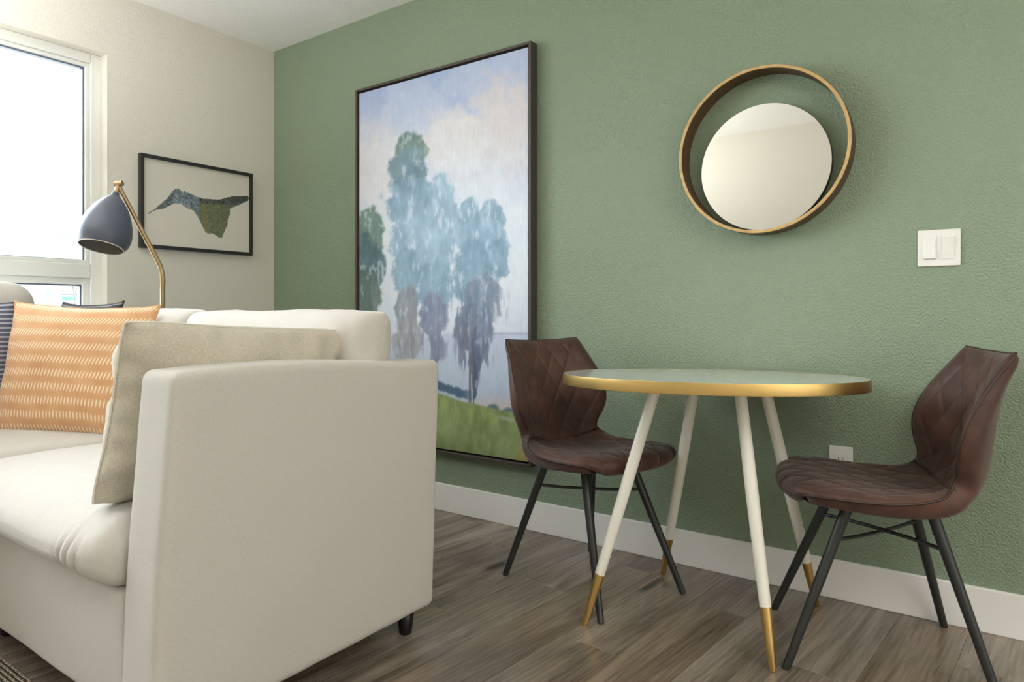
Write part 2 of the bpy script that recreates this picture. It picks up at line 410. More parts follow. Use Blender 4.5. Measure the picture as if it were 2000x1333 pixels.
def canvas(name, corner, ax_u, ax_v, W, H, nu, nv_, paint, parent, normal_flip=False):
    us = np.linspace(0, 1, nu+1); vs = np.linspace(0, 1, nv_+1); U, V_ = np.meshgrid(us, vs, indexing='ij')
    P_ = np.array(corner)+U[..., None]*np.array(ax_u)*W+V_[..., None]*np.array(ax_v)*H
    flat = P_.reshape(-1, 3); X_, Y_ = design(flat); col = np.clip(paint(X_, Y_, U.ravel(), V_.ravel()), 0, 255)/255
    col = np.where(col <= .04045, col/12.92, ((col+.055)/1.055)**2.4)
    ids = np.arange((nu+1)*(nv_+1)).reshape(nu+1, nv_+1)
    q = np.stack([ids[:-1, :-1], ids[1:, :-1], ids[1:, 1:], ids[:-1, 1:]], -1).reshape(-1, 4)
    if normal_flip: q = q[:, ::-1]
    me = bpy.data.meshes.new(name); loc = parent.location
    me.from_pydata((flat-np.array(loc)).tolist(), [], q.tolist())
    ca = me.color_attributes.new('print', 'FLOAT_COLOR', 'POINT')
    ca.data.foreach_set('color', np.concatenate([col, np.ones((len(col), 1))], 1).astype(np.float32).ravel())
    m = MT(name+'_print', (200, 200, 200), .5, spec=.4); at = m.n('Attribute'); at.attribute_name = 'print'
    m.color(at.outputs['Color']); m.bump(m.noise(m.coord(scale=(1, 1, .5)), 220, 3), .12, .002)
    return obj(name, me, m.m, parent, smooth=False)

def blend(col, c_, a): return col*(1-a[:, None])+np.array(c_, float)*a[:, None] if np.ndim(c_) == 1 else col*(1-a[:, None])+c_*a[:, None]
def paint_trees(x, y, u, v):
    n1 = fbm(x, y*.8, .018, 1); n2 = fbm(x, y*.4, .12, 2, 5); n3 = fbm(x, y*.2, .3, 3, 3); n4 = fbm(x, y*.5, .06, 4)
    col = np.zeros((len(x), 3))+np.array([178, 192, 222])
    def L(c_, a): 
        nonlocal col; col = blend(col, c_, np.clip(a, 0, 1))
    L((205, 216, 234), sm(150, 430, y+80*(n1-.5)))
    L((158, 176, 216), sm(.45, .7, n1)*(1-sm(150, 300, y))*.8)
    # clouds
    def blob(cx, cy, rx, ry, soft=.35, seed=0, rag=.5):
        n = fbm(x+seed*37, y+seed*11, .045, 10+seed, 5)
        d = np.sqrt(((x-cx)/(rx*1.08))**2+((y-cy)/(ry*1.12))**2)+rag*(n-.5)*2
        return 1-sm(1-soft, 1+soft, d)
    L((220, 216, 218), blob(880, 275, 60, 48, .4, 1)*.9); L((216, 208, 210), blob(990, 240, 62, 75, .45, 2)*.85)
    L((228, 222, 224), blob(740, 330, 55, 70, .5, 3)*.7); L((208, 206, 216), blob(940, 330, 110, 40, .5, 4)*.5)
    L((226, 232, 240), blob(880, 520, 190, 190, .6, 5)*.75)
    # water and far shore
    L((178, 190, 218), sm(648, 656, y)*.55*sm(600, 760, x+100)); L((168, 172, 196), (np.exp(-((y-652)/2.5)**2))*sm(930, 980, x)*.8)
    L((222, 206, 196), sm(765, 800, y)*.8*sm(840, 960, x)); L((190, 208, 226), np.exp(-((y-720)/40)**2)*.5)
    # foliage masses: x, y, rx, ry, colour
    TE = (136, 168, 192); TG = (108, 134, 128); GY = (134, 146, 168); TL = (150, 180, 204)
    B = [(803, 290, 27, 30, TG), (797, 335, 36, 42, (112, 142, 158)), (800, 400, 44, 45, TE), (862, 420, 30, 66, TL), (800, 470, 34, 40, TL),
         (848, 500, 36, 50, TL), (795, 535, 26, 40, TE), (850, 560, 33, 50, TE), (795, 600, 20, 40, (148, 156, 166)), (848, 620, 25, 45, (132, 142, 168)),
         (796, 665, 26, 36, (168, 170, 178)), (852, 665, 10, 36, (140, 148, 172)), (720, 460, 27, 46, TG), (722, 520, 27, 50, (92, 120, 128)),
         (716, 580, 26, 50, (104, 126, 122)), (918, 425, 20, 30, TE), (960, 432, 25, 34, TE), (940, 470, 50, 40, TL), (972, 505, 20, 42, TE), (925, 540, 38, 58, TE),
         (945, 590, 34, 50, GY), (915, 640, 26, 38, (118, 128, 150)), (948, 650, 17, 34, GY), (930, 690, 10, 42, (100, 112, 138)), (928, 745, 5, 32, (80, 100, 124))]
    for i, (cx, cy, rx, ry, c_) in enumerate(B):
        a = blob(cx, cy, rx, ry, .12, 20+i, .38)*(.94-.45*sm(.56, .66, n2)*(n3 > .42))
        cc = np.array(c_)+(n4[:, None]-.5)*44+(n2[:, None]-.5)*34
        col = blend(col, cc, np.clip(a, 0, 1))
    # drips hanging from the crowns
    dr = sm(.54, .62, fbm(x, y*.1, .16, 77, 3))
    for cx, cy, rx, ry, c_ in ((795, 640, 24, 60, (150, 150, 160)), (850, 640, 26, 60, (128, 136, 164)), (930, 670, 36, 60, (112, 118, 144)), (935, 600, 52, 40, (120, 140, 166))):
        L(c_, blob(cx, cy, rx, ry, .3, int(cx), .3)*dr*.8)
    # trunks
    def line(x0, y0, x1, y1, w_): 
        t_ = np.clip((y-y0)/(y1-y0), 0, 1); return (np.abs(x-(x0+(x1-x0)*t_)) < w_)*(y >= min(y0, y1))*(y <= max(y0, y1))*1.0
    L((120, 116, 124), line(908, 640, 919, 700, 1.4)*.8); L((112, 110, 116), line(918, 690, 918, 806, 2.2)*.9); L((92, 98, 108), line(927, 700, 925, 806, 1.3)*.9)
    L((150, 146, 150), line(921, 600, 916, 690, 1.2)*.7)
    # hill
    ridge = 762+(x-848)*.36-((x-900).clip(0)*.14)+6*(n1-.5)
    L((70, 96, 124), (1-sm(0, 6, np.abs(y-(ridge-12))-9*(fbm(x, y*0, .16, 40, 3)+.25)))*(1-sm(900, 935, x))*.9)
    for cx in (962, 992): L((92, 120, 140), blob(cx, ridge.mean()*0+800+(cx-962)*.25, 11, 9, .3, cx, .3)*.9)
    gcol = np.array([144, 160, 116])+(n4[:, None]-.5)*60
    gcol = gcol*(1-sm(60, 150, y-ridge)[:, None]*.22); gcol[:, 2] -= 8
    col = blend(col, gcol, sm(0, 5, y-ridge))
    L((176, 186, 112), np.exp(-((y-ridge-22)/13)**2)*sm(.4, .6, n4)*(y > ridge)*.6)
    L((186, 198, 186), np.exp(-((y-ridge-18)/4)**2)*sm(960, 990, x)*.7)
    L((196, 160, 96), sm(870, 900, y+.1*x-90)*sm(1000, 1018, x)*.5)
    col += (n3[:, None]-.5)*12
    return col
pt = thing('landscape_painting', (1.3035, -.002, .279), 0, 'tall dark-framed canvas of misty blue trees above a green meadow, on the green wall', 'painting')
lx, lz = 1.3035, .279
def pbox(bm, x0, x1, y0, y1, z0, z1, bev=.0015): return box(bm, x0-lx, x1-lx, y0+.002, y1+.002, z0-lz, z1-lz, bev=bev)
bm = nb(); X0, X1, Z0, Z1, fw, fd = .757, 1.846, .279, 2.083, .012, .05
for q in ((X0, X0+fw, Z0, Z1), (X1-fw, X1, Z0, Z1), (X0+fw, X1-fw, Z0, Z0+fw), (X0+fw, X1-fw, Z1-fw, Z1)):
    pbox(bm, q[0], q[1], -fd, -.003, q[2], q[3])
obj('frame', bm, BRONZE, pt, smooth=False)
bm = nb(); pbox(bm, X0+fw, X1-fw, -.012, -.004, Z0+fw, Z1-fw); obj('backing_board', bm, BLACKF, pt, smooth=False)
gp = .009
bm = nb(); pbox(bm, X0+fw+gp, X1-fw-gp, -.040, -.012, Z0+fw+gp, Z1-fw-gp); obj('canvas_stretcher', bm, MT('canvas_edge', (222, 222, 226), .8).m, pt, smooth=False)
canvas('painted_canvas', (X0+fw+gp, -.0408, Z0+fw+gp), (1, 0, 0), (0, 0, 1), X1-X0-2*fw-2*gp, Z1-Z0-2*fw-2*gp, 300, 460, paint_trees, pt)

POLY = [(148, 765), (200, 735), (250, 706), (290, 668), (370, 600), (420, 530), (450, 498), (490, 491), (520, 512), (540, 532), (555, 518), (610, 540), (700, 582), (760, 602), (830, 606), (930, 612),
        (1000, 595), (1080, 575), (1160, 576), (1240, 570), (1262, 590), (1250, 618), (1200, 645), (1120, 682), (1050, 710), (1045, 780), (1030, 830), (1025, 890), (990, 960), (960, 1025), (940, 1030),
        (900, 1000), (850, 975), (820, 985), (790, 965), (760, 920), (735, 860), (690, 780), (650, 730), (600, 712), (560, 690), (520, 658), (460, 650), (420, 665), (370, 690), (310, 718), (260, 722), (210, 742), (160, 770)]
def paint_small(x, y, u, v):
    n1 = fbm(x, y, .35, 5, 4); n2 = fbm(x, y, .08, 6, 3); n3 = fbm(x, y, .9, 8, 3)
    px = (x-260)*5.553+(n1-.5)*16; py = (y-280)*5.553+(n3-.5)*14
    ins = np.zeros(len(x), bool); P2 = POLY
    for (a, b), (c_, d) in zip(P2, P2[1:]+P2[:1]):
        cond = (b > py) != (d > py)
        with np.errstate(divide='ignore', invalid='ignore'): ins ^= cond & (px < (c_-a)*(py-b)/(d-b+1e-9)+a)
    col = np.zeros((len(x), 3))+np.array([222, 217, 206])+(n3[:, None]-.5)*5
    blue = np.array([118, 132, 140])+(n1[:, None]-.5)*120
    olive = np.array([112, 118, 92])+(n1[:, None]-.5)*60; dark = np.array([78, 86, 82])+(n1[:, None]-.5)*90
    c_ = blue.copy(); k = ((px > 720) & (py > 650+(px-720)*.06)); c_[k] = olive[k]
    k2 = (px > 720) & ~k; c_[k2] = dark[k2]; k3 = (px < 430); c_[k3] = (blue*.55+dark*.4)[k3]
    k4 = k & (np.abs(px-(760+(py-680)*.15)) < 26); c_[k4] = (olive*.75+np.array([140, 116, 60])*.3)[k4]
    col[ins] = c_[ins]; return col
sa = thing('bird_picture', (.002, -.4655, 1.257), 0, 'small black-framed print of a slate and olive torn-paper shape on the cream wall', 'picture')
def sbox(bm, x0, x1, y0, y1, z0, z1, bev=.001): return box(bm, x0-.002, x1-.002, y0+.4655, y1+.4655, z0-1.257, z1-1.257, bev=bev)
y0, y1, z0, z1, fw = -.773, -.158, 1.257, 1.721, .017
bm = nb()
for q in ((y0, y0+fw, z0, z1), (y1-fw, y1, z0, z1), (y0+fw, y1-fw, z0, z0+fw), (y0+fw, y1-fw, z1-fw, z1)): sbox(bm, .003, .030, *q)
obj('frame', bm, BLACKF, sa, smooth=False)
bm = nb(); sbox(bm, .004, .016, y0+fw, y1-fw, z0+fw, z1-fw); obj('backing_board', bm, BLACKF, sa, smooth=False)
canvas('printed_sheet', (.0175, y0+fw, z0+fw), (0, 1, 0), (0, 0, 1), y1-y0-2*fw, z1-z0-2*fw, 280, 210, paint_small, sa)

# ------------------------------------------------------------------ round mirror in an offset ring
mr = thing('round_mirror', (2.79, -.001, 1.483), 0, 'round mirror set low inside a wide wooden ring, on the green wall', 'mirror')
MY = Matrix.Rotation(PI/2, 4, 'X')
R0 = .281; sg = 128
def ring_strip(prof): # profile of (radius, depth) closed
    bm = nb(); rs = [[bm.verts.new(Vector((r*math.cos(2*PI*k/sg), -d, r*math.sin(2*PI*k/sg)))) for k in range(sg)] for r, d in prof]
    for a, b in zip(rs, rs[1:]+rs[:1]):
        for k in range(sg): bm.faces.new((a[k], a[(k+1) % sg], b[(k+1) % sg], b[k]))
    return bm
obj('ring_band', ring_strip([(R0-.0095, .001), (R0, .001), (R0, .0785), (R0-.0095, .0785)]), WALNUT, mr, smooth=False)
obj('ring_front_edge', ring_strip([(R0-.0100, .0785), (R0+.0005, .0785), (R0+.0005, .0795), (R0-.001, .0805), (R0-.0085, .0805), (R0-.0100, .0795)]), BLADE, mr, smooth=False)
Mm = Matrix.Translation((0.0, 0, -(R0-.0145-.2165))) @ MY
obj('mirror_glass', lathe(nb(), [(0, .030), (.2155, .030), (.2165, .029), (.2165, .026)], 128, Mm), MIRROR, mr, smooth=False)
obj('mirror_backing', lathe(nb(), [(.2155, .0255), (.2155, .002), (0, .002)], 96, Mm), BLACKF, mr, smooth=False)

# ------------------------------------------------------------------ switch and outlet
sw = thing('light_switch', (3.2975, 0, 1.074), 0, 'white double rocker light switch plate on the green wall', 'switch')
mbox('wall_plate', PLATE, sw, -.055, .055, -.006, -.0002, 0, .110, bev=.002)
for dx in (-.023, .023):
    mbox('rocker_bezel', PLATE, sw, dx-.0175, dx+.0175, -.0075, -.0055, .020, .090, bev=.0008)
    bm = box(nb(), dx-.0155, dx+.0155, -.0100, -.006, .0225, .0875, bev=.001)
    for q in bm.verts:
        if q.co.y < -.008: q.co.y += .0035*((q.co.z-.055)/.0325)*(1 if dx < 0 else -1)
    obj('rocker', bm, PLATE, sw, smooth=False)
ot = thing('power_outlet', (3.028, 0, .384), 0, 'white power outlet low on the green wall above the right chair seat', 'outlet')
mbox('wall_plate', PLATE, ot, -.035, .035, -.006, -.0002, 0, .114, bev=.002)
mbox('receptacle', PLATE, ot, -.0165, .0165, -.008, -.0055, .023, .091, bev=.0012)
for z in (.040, .074):
    mbox('slot', SLOT, ot, -.0075, -.0055, -.0084, -.0078, z-.004, z+.004); mbox('slot', SLOT, ot, .0055, .0075, -.0084, -.0078, z-.0035, z+.0035)
    obj('slot', tube(nb(), [(0, -.0084, z-.009), (0, -.0078, z-.009)], .0022, 10), SLOT, ot, smooth=False)

# ------------------------------------------------------------------ sofa (L-shaped, its short wing runs on under the window)
sf = thing('sectional_sofa', (1.1, -1.35, 0), 0, 'oatmeal linen sectional sofa with its plain outer arm facing the room', 'sofa')
O = Vector((1.1, -1.35, 0))
def loc_def(f_):
    return lambda p: f_(p)-O
def sob(name, bm, mat=SOFA): return obj(name, bm, mat, sf)
def arm_def(p):
    z = p.z; f_ = (z-.08)/.73
    p = p.copy()
    t_ = (p.y+1.75)/.81
    p.z += (.012*math.sin(PI*min(max(t_*1.2, 0), 1))-.018*t_)*max(f_, 0)
    if p.y < -1.5: p.y += .045*max(f_, 0)**1.5*((-1.5-p.y)/.25)
    if p.y > -1.2: p.y += .03*max(f_, 0)*((p.y+1.2)/.26)
    # upholstery belly
    p.x += (.008*math.sin(PI*min(max(t_, 0), 1))*math.sin(PI*min(max(f_, 0), 1)))*(1 if p.x > 2.035 else -1)
    p.x += .0025*nz3(p, 5, 2); p.y += .002*nz3(p, 7, 5)
    if p.z < .15: p.z += .004*nz3((p.x, p.y*4, 0), 2, 1)
    return p-O
sob('arm', rbox(nb(), 1.965, 2.105, -1.752, -.94, .082, .812, .022, (6, 40, 40), arm_def))
# stitched seam down the front outer edge of the arm and over the top
def seam_pt(z):
    p = arm_def(Vector((2.1035, -1.722, z))); return p
bm = nb(); tube(bm, [seam_pt(.10+.68*i/40) for i in range(41)], .0016, 6); sob('arm_seam', bm)
# base
def base_def(p):
    p = p.copy(); p.y += .004*nz3(p, 4, 3); p.x += .002*nz3(p, 6, 8)
    if p.y < -1.70 and p.x > 1.86: p.y += .006*math.exp(-((p.x-1.925)/.012)**2)*math.exp(-((p.z-.31)/.05)**2)*-1
    return p-O
sob('base', rbox(nb(), .98, 1.962, -1.735, -1.02, .082, .352, .016, (40, 20, 14), base_def))
sob('base', rbox(nb(), .10, .975, -2.75, -1.02, .082, .352, .016, (24, 30, 12), base_def))
# back frames
sob('back_frame', rbox(nb(), .10, 1.962, -1.045, -.945, .082, .77, .022, (30, 6, 20), lambda p: p-O))
sob('back_frame', rbox(nb(), .02, .105, -2.75, -.945, .082, .80, .022, (6, 30, 20), lambda p: p-O))
# seat cushions
def seat_def(x0, x1, y0, y1):
    def f_(p):
        q = p.copy(); u = (p.x-x0)/(x1-x0)*2-1; v_ = (p.y-y0)/(y1-y0)*2-1; zc = (p.z-.425)/.075
        cr_ = (1-abs(u)**4)*(1-abs(v_)**3); q.z += .018*cr_*max(0, min(1, (zc+1)/2))
        if v_ < -.3:
            k_ = ((-v_-.3)/.7)**2
            q.y += -.022*k_*(1-abs(zc)**2)*(1-abs(u)**6)
            q.z -= .018*k_*k_*max(0, min(1, (zc+.6)/1.4))
        # pulled pleats beside the arm corner
        e = math.exp(-((p.x-(x1-.13))/.055)**2)*math.exp(-((p.y-y0)/.05)**2)
        q.y += .010*e*math.sin(p.x*210)*math.exp(-((p.z-.42)/.05)**2)
        q.z += .003*nz3(p, 7, 4)+.0015*nz3((p.x*3, p.y, p.z), 14, 1)
        if u > .9: q.z -= .01*(u-.9)/.1
        return q-O
    return f_
sob('seat_cushion', rbox(nb(), .99, 1.958, -1.775, -1.08, .348, .500, .062, (80, 50, 10), seat_def(.99, 1.958, -1.775, -1.08)))
sob('seat_cushion', rbox(nb(), .14, .985, -2.74, -1.08, .348, .500, .062, (30, 50, 8), seat_def(.14, .985, -2.74, -1.08)))
# back cushions
def back_cushion(center, X, Z, W, H, T, seed):
    R_, c_ = frame_matrix(center, X, Z); me, rim = pillow_mesh(W, H, T, 56, seed, pinch=.0, p=8, wr=.012, ear=-.03)
    off = R_.copy(); off.translation = c_-O; me.transform(off); b = obj('back_cushion', me, SOFA, sf)
    bm = nb(); closed_tube(bm, [off @ Vector(q) for q in rim], .0025, 8); obj('cushion_seam', bm, SOFA, b)
back_cushion((1.54, -1.105, .713), (1, 0, 0), (0, .24, 1), .98, .46, .19, 3)
back_cushion((.62, -1.105, .72), (1, 0, 0), (0, .22, 1), .98, .465, .19, 6)
sob('back_cushion', rbox(nb(), .112, .34, -2.34, -1.30, .47, 1.062, .085, (5, 20, 14), lambda p: p+Vector((-.10*(p.z-.5), .004*nz3(p, 5, 1)+.02*(1-((p.z-.77)/.3)**2)*(1 if p.y > -1.8 else -1), .006*nz3(p, 4, 3)))-O))
for (x, y) in ((2.035, -.99), (2.02, -1.69), (1.2, -.99), (1.1, -1.66), (.16, -.99), (.16, -2.68), (.9, -2.68)):
    obj('foot', lathe(nb(), [(0, 0), (.017, 0), (.019, .004), (.027, .086), (0, .086)], 24, Matrix.Translation(Vector((x, y, 0))-O)), DARK, sf)

# ------------------------------------------------------------------ throw pillows
def orange_mat():
    m = MT('terracotta_dash_print', (214, 158, 104), .85, spec=.2, sheen=.2)
    t_ = m.n('TexCoord'); s_ = m.n('SeparateXYZ'); m.l(t_.outputs['UV'], s_.inputs[0]); u, v_ = s_.outputs[0], s_.outputs[1]
    nn = m.noise(t_.outputs['UV'], 7, 2); n2 = m.noise(m.coord('UV', (60, 1, 1)), 2, 1)
    vv = m.math('ADD', v_, m.math('MULTIPLY', n2, .03))
    row = m.math('FRACT', m.math('MULTIPLY', vv, 9.5))
    band = m.math('SUBTRACT', 1, m.math('MULTIPLY', m.math('ABSOLUTE', m.math('SUBTRACT', row, .5)), 2.9))
    sl = m.math('MULTIPLY', v_, m.math('ADD', -.06, m.math('MULTIPLY', v_, .32)))
    colm = m.math('FRACT', m.math('MULTIPLY', m.math('SUBTRACT', u, sl), 42))
    dash = m.math('SUBTRACT', 1, m.math('MULTIPLY', m.math('ABSOLUTE', m.math('SUBTRACT', colm, .5)), 3.4))
    a = m.math('MULTIPLY', m.math('MAXIMUM', band, 0), m.math('MAXIMUM', dash, 0))
    a2 = m.ramp(a, [(.06, (0, 0, 0)), (.32, (1, 1, 1))])
    base = m.ramp(nn, [(.3, (209, 156, 112)), (.7, (219, 173, 130))])
    m.color(m.mix(m.math('MULTIPLY', a2, .78), base, (246, 230, 198)))
    m.bump(m.noise(m.coord(), 500, 2), .15, .002); return m.m
def stripe_mat(name, c1, c2, n, wid):
    m = MT(name, c1, .85, spec=.2); t_ = m.n('TexCoord'); s_ = m.n('SeparateXYZ'); m.l(t_.outputs['UV'], s_.inputs[0])
    fr = m.math('FRACT', m.math('MULTIPLY', s_.outputs[1], n))
    d = m.math('ABSOLUTE', m.math('SUBTRACT', fr, .5)); a = m.ramp(d, [(wid, (1, 1, 1)), (wid+.06, (0, 0, 0))])
    m.color(m.mix(a, c1, c2)); m.bump(m.noise(m.coord(), 400, 2), .2, .002); return m.m
ORANGE = orange_mat()
NAVY = stripe_mat('navy_stripe', (112, 116, 138), (208, 210, 218), 26, .16)
CHAR = stripe_mat('charcoal_pinstripe', (60, 60, 66), (150, 148, 150), 22, .05)
pillow('throw_pillow', (.71, -1.335, .725), (.88, .47, -.03), (-.094, .176, 1), .58, .485, .15, ORANGE, 'terracotta throw pillow with rows of cream dashes, propped on the sofa', 2, pinch=.06, ear=.03)
pillow('throw_pillow', (1.868, -1.432, .697), (0, 1, -.055), (.25, 0, 1), .60, .42, .21, BEIGE, 'plain beige linen pillow leaning against the sofa arm', 5, pipe=PIPE, pinch=.03, ear=-.02, wr=.024, p=2.8)
pillow('throw_pillow', (.415, -1.62, .735), (-.25, 1, 0), (-.25, 0, 1), .5, .48, .13, NAVY, 'navy and white striped pillow at the far left of the sofa', 9, pinch=.05)
pillow('throw_pillow', (.42, -1.20, .75), (1, .05, 0), (0, .2, 1), .48, .46, .11, CHAR, 'charcoal pinstriped pillow tucked behind the terracotta pillow', 12, pinch=.05)

# ------------------------------------------------------------------ floor lamp
lp = thing('floor_lamp', (.407, -.86, 0), 0, 'brass floor lamp with a slate teardrop shade behind the sofa', 'lamp')
LO = Vector((.407, -.86, 0)); Fv = Vector((-YF, XF, 0)); Rv = Vector((XF, YF, 0))
def at(px, py, D): return CAM+(Fv+Rv*((px-1000)/1311)+Vector((0, 0, 1))*((613-py)/1311))*D
obj('base', lathe(nb(), [(0, 0), (.118, 0), (.12, .003), (.12, .014), (.114, .019), (.02, .022), (.014, .04), (0, .04)], 64), BRASS, lp)
elb = at(318.5, 548, 3.0)-LO; elb2 = at(313, 520, 2.995)-LO; top = at(233, 366, 2.87)-LO
pole = [(0, 0, .03), (0, 0, .5), (0, 0, elb.z-.02), tuple(elb+Vector((0, 0, .0))), tuple((elb+elb2)/2+Vector((.002, 0, .002))), tuple(elb2)]
obj('pole', tube(nb(), pole, .0105, 20), BRASS, lp)
obj('arm', tube(nb(), [tuple(elb2-(top-elb2)*.02), tuple(elb2+(top-elb2)*.5), tuple(top)], [.0108, .0100, .0088], 20), BRASS, lp)
ctr = at(198, 483, 2.795)-LO; tip = at(226, 377, 2.87)-LO; ax_ = (tip-ctr).normalized(); Lg = (tip-ctr).length
joint = at(232, 359, 2.87)-LO
obj('swivel_joint', tube(nb(), [tuple(joint-Rv*.016-Vector((0, 0, .002))), tuple(joint+Rv*.016+Vector((0, 0, .002)))], .0125, 20), BRASS, lp)
obj('shade_stem', tube(nb(), [tuple(tip-ax_*.012), tuple(joint)], [.0105, .0085], 18), BRASS, lp)
Ms = ax_.to_track_quat('Z', 'Y').to_matrix().to_4x4(); Ms.translation = ctr
s_ = Lg
prof = [(.086, 0), (.099, .02), (.1045, .045), (.1035, .07), (.098, .1), (.086, .135), (.067, .175), (.045, .205), (.026, .225), (.0155, .236), (.0155, .246), (0, .2465)]
kz = s_/.2465; kr = .102/.1045
sh = obj('shade', lathe(nb(), [(r*kr, z*kz) for r, z in prof], 64, Ms), SHADE, lp)
obj('shade_lining', lathe(nb(), [(r*kr-.002, z*kz+(.0005 if i == 0 else -.0)) for i, (r, z) in enumerate(prof[:-4])]+[(0, prof[7][1]*kz)], 64, Ms), SHADEIN, sh)
obj('shade_rim', closed_tube(nb(), [Ms @ Vector((.0852*kr*math.cos(a), .0852*kr*math.sin(a), .0)) for a in np.linspace(0, 2*PI, 64, endpoint=False)], .0019, 8), PIPE, sh)
obj('bulb', lathe(nb(), [(0, .03*kz), (.014, .035*kz), (.024, .055*kz), (.024, .07*kz), (.014, .1*kz), (.0135, .15*kz), (0, .15*kz)], 24, Ms), MT('frosted_bulb', (228, 226, 216), .3).m, lp)

# ------------------------------------------------------------------ bistro table
tb = thing('bistro_table', (2.716, -.375, 0), 0, 'white marble bistro table with a gold rim and gold-tipped white legs', 'table')
TO = Vector((2.716, -.375, 0)); A_, B_, TT = .448, .340, .30; sg = 128
def rim_pt(k_, sc_, z):
    a = 2*PI*k_/sg; u, v_ = A_*sc_*math.cos(a), B_*sc_*math.sin(a)
    x, y = u*math.cos(TT)-v_*math.sin(TT), u*math.sin(TT)+v_*math.cos(TT)
    return Vector((x, y, z+.012*x-.022*y))
def disc(prof):
    bm = nb(); rs = [[bm.verts.new(rim_pt(k_, s_, z)) for k_ in range(sg)] for s_, z in prof]
    for a, b in zip(rs, rs[1:]):
        for k_ in range(sg): bm.faces.new((a[k_], a[(k_+1) % sg], b[(k_+1) % sg], b[k_]))
    return bm, rs
bm, rs = disc([(.993, .7135), (.993, .7400), (.990, .7410)]); bm.faces.new(rs[0][::-1]); bm.faces.new(rs[-1])
obj('tabletop', bm, MARBLE, tb, smooth=False)
bm, rs = disc([(.9935, .7090), (1.0, .7090), (1.0005, .7100), (1.0005, .7405), (1.0, .7414), (.9935, .7414), (.9935, .7090)])
obj('gold_rim', bm, GOLD, tb)['label'] = 'brushed gold edge band'
bm, rs = disc([(.55, .6975), (.55, .7130)]); bm.faces.new(rs[0][::-1]); bm.faces.new(rs[-1]); obj('mounting_board', bm, TABLEWHITE, tb, smooth=False)
feet = [(2.437, -.647), (2.473, -.140), (2.963, -.590), (2.976, -.106)]
tops = [(2.598, -.50), (2.66, -.335), (2.838, -.45), (2.868, -.30)]
def at_z(px, py, z): 
    d = Fv+Rv*((px-1000)/1311)+Vector((0, 0, 1))*((613-py)/1311); t_ = (z-CAM.z)/d.z; return CAM+d*t_
for (fx, fy), (tx, ty) in zip(feet, tops):
    a = Vector((fx, fy, 0))-TO; b = Vector((tx, ty, .700))-TO
    k_ = .215; m_ = a.lerp(b, k_)
    lg = obj('leg', tube(nb(), [tuple(m_), tuple(a.lerp(b, .6)), tuple(b)], [.0150, .0175, .0165], 28), TABLEWHITE, tb)
    gf_ = obj('gold_foot', tube(nb(), [tuple(a), tuple(a.lerp(b, .006)), tuple(a.lerp(b, .1)), tuple(m_)], [.0078, .0092, .0122, .0153], 28), GOLD, lg); gf_['label'] = 'brushed gold leg tip'

# ------------------------------------------------------------------ quilted chairs
# centre-line profile from seat lip to the top of the back: (x forward, z up, half width, side lift, side wrap)
PR = [(.232, .430, .112, .000, -.035), (.243, .446, .162, -.002, -.036), (.232, .466, .196, -.006, -.026), (.185, .475, .222, -.010, -.012), (.100, .467, .233, -.004, 0), (.015, .454, .226, .006, 0),
      (-.060, .446, .208, .018, 0), (-.125, .447, .188, .030, .012), (-.175, .466, .162, .034, .036), (-.205, .505, .164, .022, .060), (-.219, .555, .186, .008, .078),
      (-.229, .610, .206, 0, .088), (-.240, .665, .208, 0, .084), (-.254, .720, .200, 0, .068), (-.270, .766, .186, .003, .050), (-.287, .806, .178, .006, .034), (-.296, .827, .168, .008, .026)]
PR = np.array(PR)
def catmull(P_, n):
    out = []; m_ = len(P_)-1
    for s_ in np.linspace(0, m_, n):
        i = min(int(s_), m_-1); t_ = s_-i
        p0, p1, p2, p3 = P_[max(i-1, 0)], P_[i], P_[i+1], P_[min(i+2, m_)]
        out.append(.5*((2*p1)+(-p0+p2)*t_+(2*p0-5*p1+4*p2-p3)*t_**2+(-p0+3*p1-3*p2+p3)*t_**3))
    return np.array(out)
NS, NW = 190, 96
prf = catmull(PR, 400); seg_ = np.r_[0, np.cumsum(np.hypot(np.diff(prf[:, 0]), np.diff(prf[:, 1])))]
ss = np.linspace(0, seg_[-1], NS+1); prf = np.stack([np.interp(ss, seg_, prf[:, k]) for k in range(5)], 1)
ws = np.linspace(-1, 1, NW+1)
def surf():
    P_ = np.zeros((NS+1, NW+1, 3))
    for i in range(NS+1):
        x, z, hw, lift, wrap = prf[i]; a2 = np.abs(ws)**2.2
        P_[i, :, 0] = x+wrap*a2; P_[i, :, 1] = hw*ws; P_[i, :, 2] = z+lift*a2
    return P_
S0 = surf()
du = np.gradient(S0, axis=0); dw = np.gradient(S0, axis=1); NN = np.cross(dw, du); NN /= np.linalg.norm(NN, axis=2, keepdims=True)+1e-12
if NN[40, NW//2, 2] < 0: NN = -NN
SS = ss[:, None]+0*ws[None]; WW = S0[..., 1]
total = ss[-1]; JS = ss[np.argmin(np.abs(prf[:, 0]+.165)+1*(prf[:, 1] > .5))]      # crease between seat and back
edge = np.minimum(np.minimum((1-np.abs(ws))[None]*prf[:, 2][:, None], SS), total-SS)
pad = .014*np.sqrt(np.clip(1-(1-np.clip(edge/.028, 0, 1))**2, 0, 1))
pw, ph = .078, .135
a = (WW/pw+(SS-JS)/ph); b = (WW/pw-(SS-JS)/ph)
tri = lambda q: np.abs(q-np.round(q))
gr = np.exp(-(tri(a)/.055)**2)+np.exp(-(tri(b)/.055)**2); gr = np.clip(gr, 0, 1)
puff = np.sqrt(np.clip(np.minimum(tri(a), tri(b))/.5, 0, 1))
quilt = (.0045*puff-.0022*gr)*sm(.012, .03, edge)
crease = -.010*np.exp(-((SS-JS)/.006)**2)
IN = S0+NN*(pad+quilt+crease)[..., None]
